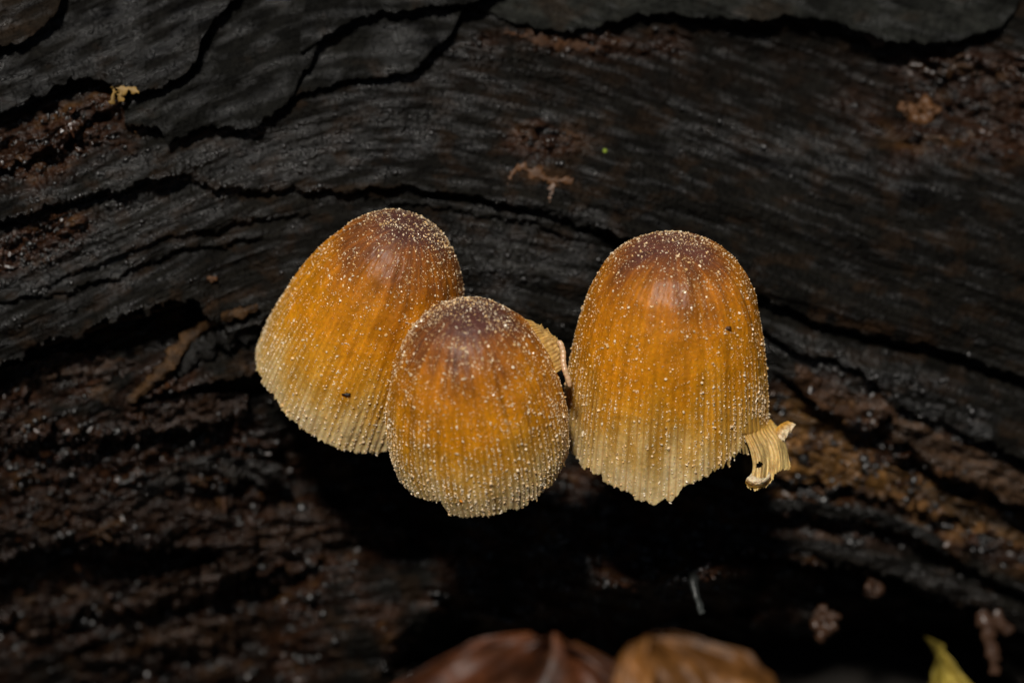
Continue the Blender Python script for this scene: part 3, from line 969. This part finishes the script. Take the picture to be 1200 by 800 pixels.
PROF_BELL = [(0, 0), (0.30, -0.012), (0.52, -0.055), (0.70, -0.14), (0.83, -0.27), (0.92, -0.45), (0.975, -0.66), (1.005, -0.85), (1.03, -1.0)]
PROF_EGG = [(0, 0), (0.26, -0.02), (0.48, -0.08), (0.68, -0.20), (0.84, -0.36), (0.95, -0.55), (1.0, -0.74), (0.985, -0.90), (0.94, -1.0)]
PROF_LEFT = [(0, 0), (0.24, -0.018), (0.43, -0.07), (0.60, -0.165), (0.75, -0.31), (0.88, -0.51), (0.97, -0.73), (1.01, -0.9), (1.01, -1.0)]
PROF_CONE = [(0, 0), (0.26, -0.025), (0.49, -0.085), (0.70, -0.20), (0.86, -0.37), (0.96, -0.56), (1.0, -0.76), (0.99, -0.90), (0.95, -1.0)]

cap_right = Cap((790, 287), 3.0, 1.0, 30, 119, 258, PROF_BELL, 31,
                margin=[(-180, 0), (-100, 0), (-75, 0.0), (-57, 0.0), (-36, 0.025), (-22, 0.03), (-10, 0.06), (3, 0.055), (8, 0.0), (14, -0.01), (30, -0.06), (38, -0.05), (46, -0.08), (60, -0.07), (75, -0.03), (95, 0), (180, 0)])
cap_left = Cap((482, 263), -1.5, 23.0, 35, 119, 252, PROF_LEFT, 47,
               margin=[(-180, 0), (-90, 0), (-45, -0.02), (0, 0.02), (40, 0), (180, 0)])
cap_mid = Cap((542, 364), 12.5, -6.5, 37, 104, 216, PROF_CONE, 59,
              margin=[(-180, 0), (-60, 0), (-44, -0.015), (-36, -0.045), (-30, -0.05), (-27, 0.03), (0, 0.03), (25, 0.03), (60, 0.0), (180, 0)])

feet = [log_point(800, 520, -2.0), log_point(430, 470, -2.0), log_point(570, 520, -2.0)]
right_m, right_cap = build_mushroom("ink_cap_mushroom", "tall bell-shaped amber mushroom with torn frilly flap at its rim", cap_right, feet[0], 101, 6500, 14000,
                                    (0.115, 0.042, 0.028), 0.11)
left_m, left_cap = build_mushroom("ink_cap_mushroom", "tilted egg-shaped amber mushroom partly hidden behind the small pointed one", cap_left, feet[1], 202, 6200, 14000,
                                  (0.085, 0.033, 0.024), 0.15)
mid_m, mid_cap = build_mushroom("ink_cap_mushroom", "smallest amber mushroom with pointed dark crown, overlapping the tilted one", cap_mid, feet[2], 303, 7000, 14000,
                                (0.085, 0.032, 0.024), 0.17)


# ---- torn pieces of cap rim
def frill(name, rowsp, parent, ribs, tone, seed, amp=0.22, nu=90, nv=60, thick=0.35, hole=None):
    """sheet through rows of control points (each row: list of (px, py, w)); ribs run down the sheet"""
    R_ = np.array(rowsp, float)                     # nr x nc x 3
    def resample(arr, n, axis):
        m_ = arr.shape[axis]
        x = np.linspace(0, m_ - 1, n)
        # Catmull-Rom
        i1 = np.clip(np.floor(x).astype(int), 0, m_ - 2); f_ = x - i1
        g = lambda i: np.take(arr, np.clip(i, 0, m_ - 1), axis=axis)
        sh = [1, 1, 1]; sh[axis] = n
        f_ = f_.reshape(sh)
        p0, p1, p2, p3 = g(i1 - 1), g(i1), g(i1 + 1), g(i1 + 2)
        return 0.5 * (2 * p1 + (p2 - p0) * f_ + (2 * p0 - 5 * p1 + 4 * p2 - p3) * f_ ** 2 + (3 * p1 - p0 - 3 * p2 + p3) * f_ ** 3)
    S = resample(resample(R_, nv, 0), nu, 1)
    uu = np.linspace(0, 1, nu)[None, :]; vv = np.linspace(0, 1, nv)[:, None]
    ph = uu * ribs * np.pi + 2.4 * fbm(uu * 3, vv * 1.2, 3, seed)
    rel = amp * (np.abs(np.sin(ph)) - 0.5) * np.minimum(1, 6 * vv + .3) * (0.7 + 0.8 * fbm(uu * 6, vv * 4, 2, seed + 8)) + 0.5 * vv * fbm(uu * 3.5, vv * 1.2, 2, seed + 9)
    S[..., 2] += rel + 0.12 * fbm(uu * 9, vv * 9, 3, seed + 1)
    # ragged free edges
    rag_ = 3.4 * fbm(uu * 14, uu * 0, 4, seed + 2, 0.65)
    S[..., 1] += rag_ * vv ** 6
    S[..., 0] += 1.4 * fbm(vv * 10, vv * 0, 3, seed + 3) * (uu ** 8)
    f3 = pix(S[..., 0], S[..., 1], S[..., 2])
    b3 = pix(S[..., 0], S[..., 1], S[..., 2] - thick)
    v = np.concatenate([f3.reshape(-1, 3), b3.reshape(-1, 3)])
    n = nu * nv
    keep_ = np.ones((nv - 1, nu - 1), bool)
    if hole is not None:
        cu, cv, ru, rv = hole
        hu = uu[:, :-1]; hv = vv[:-1]
        keep_ &= (((hu - cu) / ru) ** 2 + ((hv - cv) / rv) ** 2 + 0.4 * fbm(hu * 25, hv * 25, 2, seed + 6)) > 1
    keep_ = keep_.ravel()
    f1 = grid_faces(nv, nu)[:, ::-1][keep_]; f2 = grid_faces(nv, nu, base=n)[keep_]
    j = np.arange(nu - 1); i = np.arange(nv - 1) * nu
    rim = [np.stack([(nv - 1) * nu + j, n + (nv - 1) * nu + j, n + (nv - 1) * nu + j + 1, (nv - 1) * nu + j + 1], -1),
           np.stack([j, j + 1, n + j + 1, n + j], -1),
           np.stack([i, n + i, n + i + nu, i + nu], -1),
           np.stack([i + nu - 1, i + 2 * nu - 1, n + i + 2 * nu - 1, n + i + nu - 1], -1)]
    groove = (1 - ramp(np.abs(np.sin(ph)), 0, 0.6))
    c = np.array(tone) * (1 + 0.35 * fbm(uu * 9, vv * 5, 4, seed + 4))[..., None]
    c = np.array([0.50, 0.26, 0.04]) + (c - np.array([0.50, 0.26, 0.04])) * ramp(vv, 0.15, 0.55)[..., None]
    c = c + (np.array([0.34, 0.17, 0.045]) - c) * (0.75 * groove * (1 - 0.4 * vv))[..., None]
    c = np.clip(c, 0, 1).reshape(-1, 3)
    return mesh_obj(name, v, [f1, f2] + rim, M_CAP, parent, col=np.concatenate([c, c * 0.9]))


W0 = 2.0
def skin_row(cap, th_deg, t, lift):
    """points just over a cap's skin, as (px, py, w)"""
    th_ = np.radians(np.array(th_deg, float)); tt_ = np.full(len(th_), t)
    p, _ = cap.surf(th_, tt_, relief=False)
    out = p - (cap.apex - cap.k * cap.H * 0.55)
    p = p + lift * out / np.linalg.norm(out, axis=1, keepdims=True)
    f = DIST / (DIST - p[:, 2]) / MMPX
    return [(600 + a[0] * k, 400 - a[1] * k, a[2]) for a, k in zip(p, f)]


FT = [44, 54, 64, 76, 88]
frill("torn_flap", [
    skin_row(cap_right, FT, 0.78, -0.35),
    skin_row(cap_right, FT, 0.90, 0.12),
    [(872, 512, -1.2), (881, 510, -1.9), (891, 507, -3.4), (901, 502, -5.0), (908, 496, -7.0)],
    [(879, 528, -0.8), (889, 527, -1.0), (899, 522, -3.0), (910, 517, -4.0), (919, 511, -6.2)],
    [(882, 546, -0.6), (892, 544, -0.4), (903, 540, -2.4), (914, 535, -2.9), (923, 529, -5.2)],
    [(879, 560, -0.2), (890, 562, 0.3), (901, 558, -1.6), (913, 550, -1.9), (926, 544, -4.2)],
    [(875, 569, 0.6), (888, 574, 0.6), (902, 566, -1.2), (911, 553, -1.4), (926, 549, -3.8)]],
    right_m, 10, (0.60, 0.40, 0.15), 71, amp=0.30, hole=(0.20, 0.66, 0.085, 0.035))
frill("curled_rim", [
    [(873, 566, 0.5), (881, 571, 0.8), (892, 572, 0.4), (903, 563, -1.2)],
    [(875, 560, 1.4), (883, 564, 1.8), (893, 565, 1.4), (903, 558, -0.4)],
    [(880, 556, 0.8), (887, 559, 1.1), (894, 560, 0.8), (902, 554, -0.8)]],
    right_m, 3, (0.66, 0.52, 0.34), 72, amp=0.06, nu=40, nv=24)
frill("torn_corner", [
    [(904, 508, -6.0), (913, 498, -5.4), (922, 493, -4.6)],
    [(911, 515, -5.3), (919, 505, -4.6), (932, 497, -3.8)],
    [(917, 520, -5.2), (922, 511, -4.7), (927, 506, -4.2)]],
    right_m, 3, (0.72, 0.56, 0.36), 73, amp=0.08, nu=36, nv=30)
frill("torn_flap", [
    [(604, 372, 5.0), (618, 394, 5.6), (630, 418, 6.0), (642, 442, 6.2)],
    [(622, 375, 4.2), (637, 391, 4.6), (649, 411, 4.8), (657, 434, 5.0)],
    [(627, 378, 3.6), (645, 389, 3.8), (657, 407, 4.0), (663, 432, 4.4)]],
    mid_m, 17, (0.46, 0.28, 0.09), 74, amp=0.26, nu=120, nv=30)

# ------------------------------------------------------------------ small things
# larva crawling where the two caps meet
lp = np.array([(653, 400, 5.0), (657, 402, 5.2), (660, 412, 5.2), (660, 424, 5.4), (662, 434, 5.6), (666, 444, 5.4), (668, 454, 5.0)])
s_ = np.linspace(0, 6, 90)
lx, ly, lw = (np.interp(s_, range(7), lp[:, i]) for i in range(3))
kk = np.hanning(13); kk /= kk.sum()
lx, ly, lw = (np.convolve(np.pad(q, 6, mode='edge'), kk, 'valid') for q in (lx, ly, lw))
cen = pix(lx, ly, lw)
tan = np.gradient(cen, axis=0); tan /= np.linalg.norm(tan, axis=1, keepdims=True)
e1 = np.cross(tan, [0, 0, 1.0]); e1 /= np.linalg.norm(e1, axis=1, keepdims=True)
e2 = np.cross(tan, e1)
x01 = np.linspace(0, 1, 90)
rad = 0.36 * np.sqrt(np.clip(1 - (2 * x01 - 1) ** 8, 0.02, 1)) * (0.90 + 0.12 * np.abs(np.sin(x01 * np.pi * 13)))
an = np.arange(14) * 2 * math.pi / 14
lv = cen[:, None] + rad[:, None, None] * (np.cos(an)[None, :, None] * e1[:, None] + np.sin(an)[None, :, None] * e2[:, None])
o = mesh_obj("larva", lv.reshape(-1, 3), grid_faces(90, 14, wrap=True), M_LARVA)
tag(o, "tiny pale ringed larva crawling between two mushroom caps", "larva")


def lump(name, px_, py_, w, rx, ry, rz, mat, seed, label, cat, group=None, n=30, rough=0.5):
    """an irregular crumb, radii in photo px"""
    th = np.linspace(0, np.pi, n)[:, None]; ph = np.linspace(0, 2 * np.pi, 2 * n, endpoint=False)[None]
    x, y, z = np.sin(th) * np.cos(ph), np.sin(th) * np.sin(ph), np.cos(th) + 0 * ph
    tri = lambda k_, o_: (fbm(x * k_ + 9, y * k_, o_, seed) + fbm(y * k_ + 4, z * k_ + 7, o_, seed + 1) + fbm(z * k_ + 2, x * k_ + 5, o_, seed + 2))
    r = 1 + 0.5 * rough * tri(1.3, 3) + 0.35 * rough * tri(4.5, 3)
    c = pix(px_, py_, w)
    v = c + np.stack([x * r * rx, y * r * ry, z * r * rz], -1) * PX
    o = mesh_obj(name, v.reshape(-1, 3), grid_faces(n, 2 * n, wrap=True), mat)
    return tag(o, label, cat, group)


def on_log(x, y, lift=0.0):
    return float(log_point(np.array([x]), np.array([y]))[0, 2]) + lift * PX


def crumb_cluster(px_, py_, w, rx, ry, rz, mat, seed, label, n=110):
    """a friable clod: one body of many fused grains, radii in photo px"""
    rr = np.random.default_rng(seed)
    d = rr.normal(size=(n, 3)); d /= np.linalg.norm(d, axis=1, keepdims=True)
    d = d * rr.uniform(0.15, 1, (n, 1)) ** 0.5 * np.array([rx, ry, rz]) * PX
    d[:, 0] *= 1 + 0.35 * np.sin(d[:, 1] / (ry * PX) * 2 + seed)
    rad_ = np.exp(rr.normal(math.log(0.26), 0.35, n)) * (min(rx, ry) * PX)
    v, f = scatter(pix(px_, py_, w) + d, rad_, ICO_V, ICO_F, 0.25, 0.35, rr)
    o = mesh_obj("wood_crumb", v, f, mat)
    return tag(o, label, "wood crumb")


crumb_cluster(1078, 132, on_log(1078, 132, 3), 32, 15, 8, M_ORANGE, 401, "orange-brown crumb of rotten wood stuck on the dark log face")
lump("wood_crumb", 248, 327, on_log(248, 327, 2), 6, 3.5, 4, M_ORANGE, 402, "reddish tan chip stuck on black wood beside the tilted mushroom", "wood crumb")
crumb_cluster(966, 730, on_log(966, 660, -40), 15, 22, 14, M_BROWN, 403, "dim brown lump hanging in the dark hollow under the log")
crumb_cluster(1022, 690, on_log(1022, 660, -10), 10, 12, 10, M_BROWN, 404, "small brown knob hanging beneath the lower wooden ledge", 60)
lump("moss_speck", 709, 177, on_log(709, 177, 1), 2.6, 2.6, 2.6, M_GREEN, 405, "bright green speck on the black wood above the mushrooms", "speck", n=8)
for i, (x, y, s, mat, label) in enumerate([(406, 462, 4.6, M_SOIL, "black speck on the tilted mushroom's cap near its rim"),
                                           (541, 586, 2.4, M_AMBER, "orange grain near the rim of the smallest mushroom"),
                                           (852, 384, 5.0, M_ORANGE, "brown scab on the tall bell-shaped mushroom's cap")]):
    cp = (cap_left, cap_mid, cap_right)[i]
    # find the skin point that falls on this pixel
    th_, t_ = np.meshgrid(np.linspace(-1.4, 1.4, 240), np.linspace(0.05, 1, 240))
    sp, _ = cp.surf(th_, t_, relief=False)
    qx = 600 + sp[..., 0] * DIST / (DIST - sp[..., 2]) / MMPX; qy = 400 - sp[..., 1] * DIST / (DIST - sp[..., 2]) / MMPX
    kq = np.argmin((qx - x) ** 2 + (qy - y) ** 2)
    lump(("soil_speck", "spore_grain", "brown_scab")[i], x, y, float(sp[..., 2].ravel()[kq]) + 0.15, s, s * (0.5 if i != 1 else 0.9), s * 0.4, mat, 410 + i, label, "speck", n=10)

ribbon("twig", [(806, 652, on_log(806, 652, 26)), (811, 675, on_log(811, 668, 30)), (816, 700, on_log(816, 668, 34)), (824, 722, on_log(816, 668, 36))], 9, 9, M_GREY, None, 0, None, 31, taper=0.3)
tag(bpy.context.scene.objects["twig"], "short grey twig dangling below the crumbly wood under the tall mushroom", "twig")
ribbon("plant_stalk", [(259, 562, on_log(259, 580, 16)), (262, 585, on_log(260, 590, 18)), (263, 618, on_log(262, 615, 20))], 5.5, 5.5, M_BROWN, None, 0, None, 32, taper=0.7)
tag(bpy.context.scene.objects["plant_stalk"], "thin reddish-brown dead stalk upright on wet rotten wood", "stalk")

t = thing("fungus_scrap", "ragged mustard-yellow fungus scrap hanging under a bark plate", "fungus", log_point(145, 112, 1))
wz = on_log(145, 110, 30)
ribbon("scrap", [(128, 101, wz), (146, 104, wz), (166, 109, wz)], 8, 4, M_YELLOW, t, 0, None, 33, tatter=1.0)
ribbon("shred", [(134, 102, wz), (133, 112, wz), (129, 124, wz)], 6, 3, M_YELLOW, t, 0, None, 34, tatter=0.9)
ribbon("shred", [(144, 104, wz), (143, 112, wz), (142, 121, wz)], 6, 3, M_YELLOW, t, 0, None, 35, tatter=0.9)

t = thing("wood_shred", "orange-brown frayed wood shred on black wood above the mushrooms", "wood shred", log_point(640, 210, 0.5))
ribbon("strand", [(604, 192), (622, 203), (645, 212), (675, 211)], 11, 2.5, M_ORANGE, t, 0.4, None, 36, tatter=1.2)
ribbon("strand", [(606, 194), (598, 206), (593, 220)], 4, 2, M_ORANGE, t, 0.4, None, 37, tatter=1.0)
ribbon("strand", [(650, 212), (648, 226), (644, 240)], 9, 2.5, M_ORANGE, t, 0.4, None, 38, tatter=1.2)

t = thing("root_scrap", "ragged brown root scrap hanging off the lower wooden ledge", "root", log_point(1160, 720, 2))
wz = on_log(1160, 712, 10)
ribbon("strand", [(1150, 712, wz), (1156, 735, wz), (1164, 765, wz), (1166, 792, wz)], 18, 10, M_BROWN, t, 0, None, 39, tatter=0.3)
ribbon("strand", [(1165, 712, wz), (1172, 730, wz), (1186, 744, wz)], 16, 9, M_BROWN, t, 0, None, 40, tatter=0.3)


# ------------------------------------------------------------------ dead leaves on the forest floor
def leaf(name, label, spine, width, tone, seed, curl, twist, vein_tone, group=None, cat="leaf", tip=0.55):
    """spine: points (u, v, w) in mm from stalk to tip; width in mm; curl bends the blade's halves"""
    sp = np.array(spine, float)
    n, m = 70, 36
    x = np.linspace(0, len(sp) - 1, n)
    c = np.stack([np.interp(x, range(len(sp)), sp[:, i]) for i in range(3)], -1)
    kq = np.hanning(19); kq /= kq.sum()
    c = np.stack([np.convolve(np.pad(c[:, i], 9, mode='edge'), kq, 'valid') for i in range(3)], -1)
    tan = np.gradient(c, axis=0); tan /= np.linalg.norm(tan, axis=1, keepdims=True)
    up = np.array(twist, float)
    side_ = np.cross(tan, up); side_ /= np.linalg.norm(side_, axis=1, keepdims=True)
    nor = np.cross(side_, tan)
    s = np.linspace(0, 1, n)[:, None]; tq = np.linspace(-1, 1, m)[None]
    wd = width / 2 * np.sin(np.pi * np.clip(s, 0.01, 0.995) ** 0.85) ** tip * (1 + 0.10 * fbm(s * 12, np.sign(tq) * 3.0, 4, seed))
    ang = curl * np.abs(tq) * (0.6 + 0.5 * fbm(s * 2, tq * 0 + 3, 2, seed + 1))
    lat = wd * tq * np.sinc(ang / np.pi)
    hgt_ = wd * np.abs(tq) * np.sin(ang) * 0.8 + 3.0 * fbm(s * 4, tq * 1.8, 3, seed + 2)
    vein = np.abs(((s * 9 + np.abs(tq) * 1.6) % 1) - 0.5) * 2
    hgt_ = hgt_ + 0.25 * ramp(vein, 0.0, 0.3) - 0.35 * np.exp(-(tq / 0.05) ** 2)
    p = c[:, None] + lat[..., None] * side_[:, None] + hgt_[..., None] * nor[:, None]
    q = p - 0.22 * nor[:, None]
    v = np.concatenate([p.reshape(-1, 3), q.reshape(-1, 3)])
    N_ = n * m
    j = np.arange(m - 1); i = np.arange(n - 1) * m
    fs = [grid_faces(n, m), grid_faces(n, m, base=N_)[:, ::-1],
          np.stack([i, i + m, N_ + i + m, N_ + i], -1), np.stack([i + m - 1, N_ + i + m - 1, N_ + i + 2 * m - 1, i + 2 * m - 1], -1),
          np.stack([j, N_ + j, N_ + j + 1, j + 1], -1), np.stack([(n - 1) * m + j, (n - 1) * m + j + 1, N_ + (n - 1) * m + j + 1, N_ + (n - 1) * m + j], -1)]
    cc_ = np.array(tone) * (1 + 0.3 * fbm(s * 5, tq * 3, 3, seed + 5))[..., None]
    vm = (1 - ramp(vein, 0.0, 0.25))[..., None] * 0.5 + np.exp(-(tq / 0.05) ** 2)[..., None] * 0.6 + 0 * s[..., None]
    cc_ = cc_ + (np.array(vein_tone) - cc_) * np.clip(vm, 0, 1)
    cc_ = np.clip(cc_, 0, 1).reshape(-1, 3)
    root = thing(name, label, cat, sp[0], group)
    mesh_obj("blade", v, fs, M_LEAF, root, col=np.concatenate([cc_, cc_]))
    # stalk
    st = np.linspace(0, 1, 12)[:, None]
    d0 = -tan[0]
    pc = c[0] + 0.5 * tan[0] + d0 * st * 9 + np.array([0, -1.5, 0]) * st ** 2
    an_ = np.arange(8) * math.pi / 4
    sv_ = pc[:, None] + 0.55 * (np.cos(an_)[None, :, None] * side_[0] + np.sin(an_)[None, :, None] * nor[0])
    mesh_obj("stalk", sv_.reshape(-1, 3), grid_faces(12, 8, wrap=True), M_BROWN, root)
    return root


P_ = lambda x, y, w: tuple(pix(x, y, w))
leaf("fallen_leaf", "curled russet dead leaf standing below the smallest mushroom", [P_(540, 1480, 24), P_(575, 1230, 44), P_(615, 960, 54), P_(650, 733, 56)], 60,
     (0.068, 0.020, 0.006), 501, 0.5, (0, 0.30, 0.95), (0.10, 0.038, 0.013), "dead leaves on the forest floor")
leaf("fallen_leaf", "tan dead leaf edge arching over the russet leaf", [P_(930, 1420, 34), P_(880, 1150, 52), P_(820, 900, 60), P_(748, 738, 60)], 30,
     (0.115, 0.046, 0.010), 502, 0.6, (0.35, 0.25, 0.9), (0.16, 0.075, 0.022), "dead leaves on the forest floor")
leaf("fallen_leaf", "yellow-green leaf tip poking up beside the dark hollow", [P_(1190, 1330, 6), P_(1160, 1050, 30), P_(1128, 860, 44), P_(1094, 744, 46)], 9.0,
     (0.27, 0.20, 0.03), 503, 0.5, (0.2, 0.1, 0.95), (0.32, 0.27, 0.08), "dead leaves on the forest floor", tip=1.0)

# ------------------------------------------------------------------ ground
gx = np.concatenate([-np.geomspace(40000, 320, 26), np.linspace(-300, 300, 90), np.geomspace(320, 40000, 26)])
gy = np.concatenate([-np.geomspace(40000, 320, 26), np.linspace(-300, 300, 90), np.geomspace(320, 40000, 26)])
GX, GY = np.meshgrid(gx, gy)
gz = 4 * fbm(GX / 60, GY / 60, 4, 600) + 1.5 * fbm(GX / 9, GY / 9, 3, 610) - 3
# soil dips away from the hollow's mouth so it stays open
me_w = np.stack([GX, GY, gz], -1).reshape(-1, 3)
# world mm -> (u, v, w)
yy, zz = me_w[:, 1], me_w[:, 2] - GROUND
uvw = np.stack([me_w[:, 0], yy * SP + zz * CP, -yy * CP + zz * SP], -1)
o = mesh_obj("ground", uvw, grid_faces(len(gy), len(gx)), M_FLOOR)
tag(o, kind="structure")
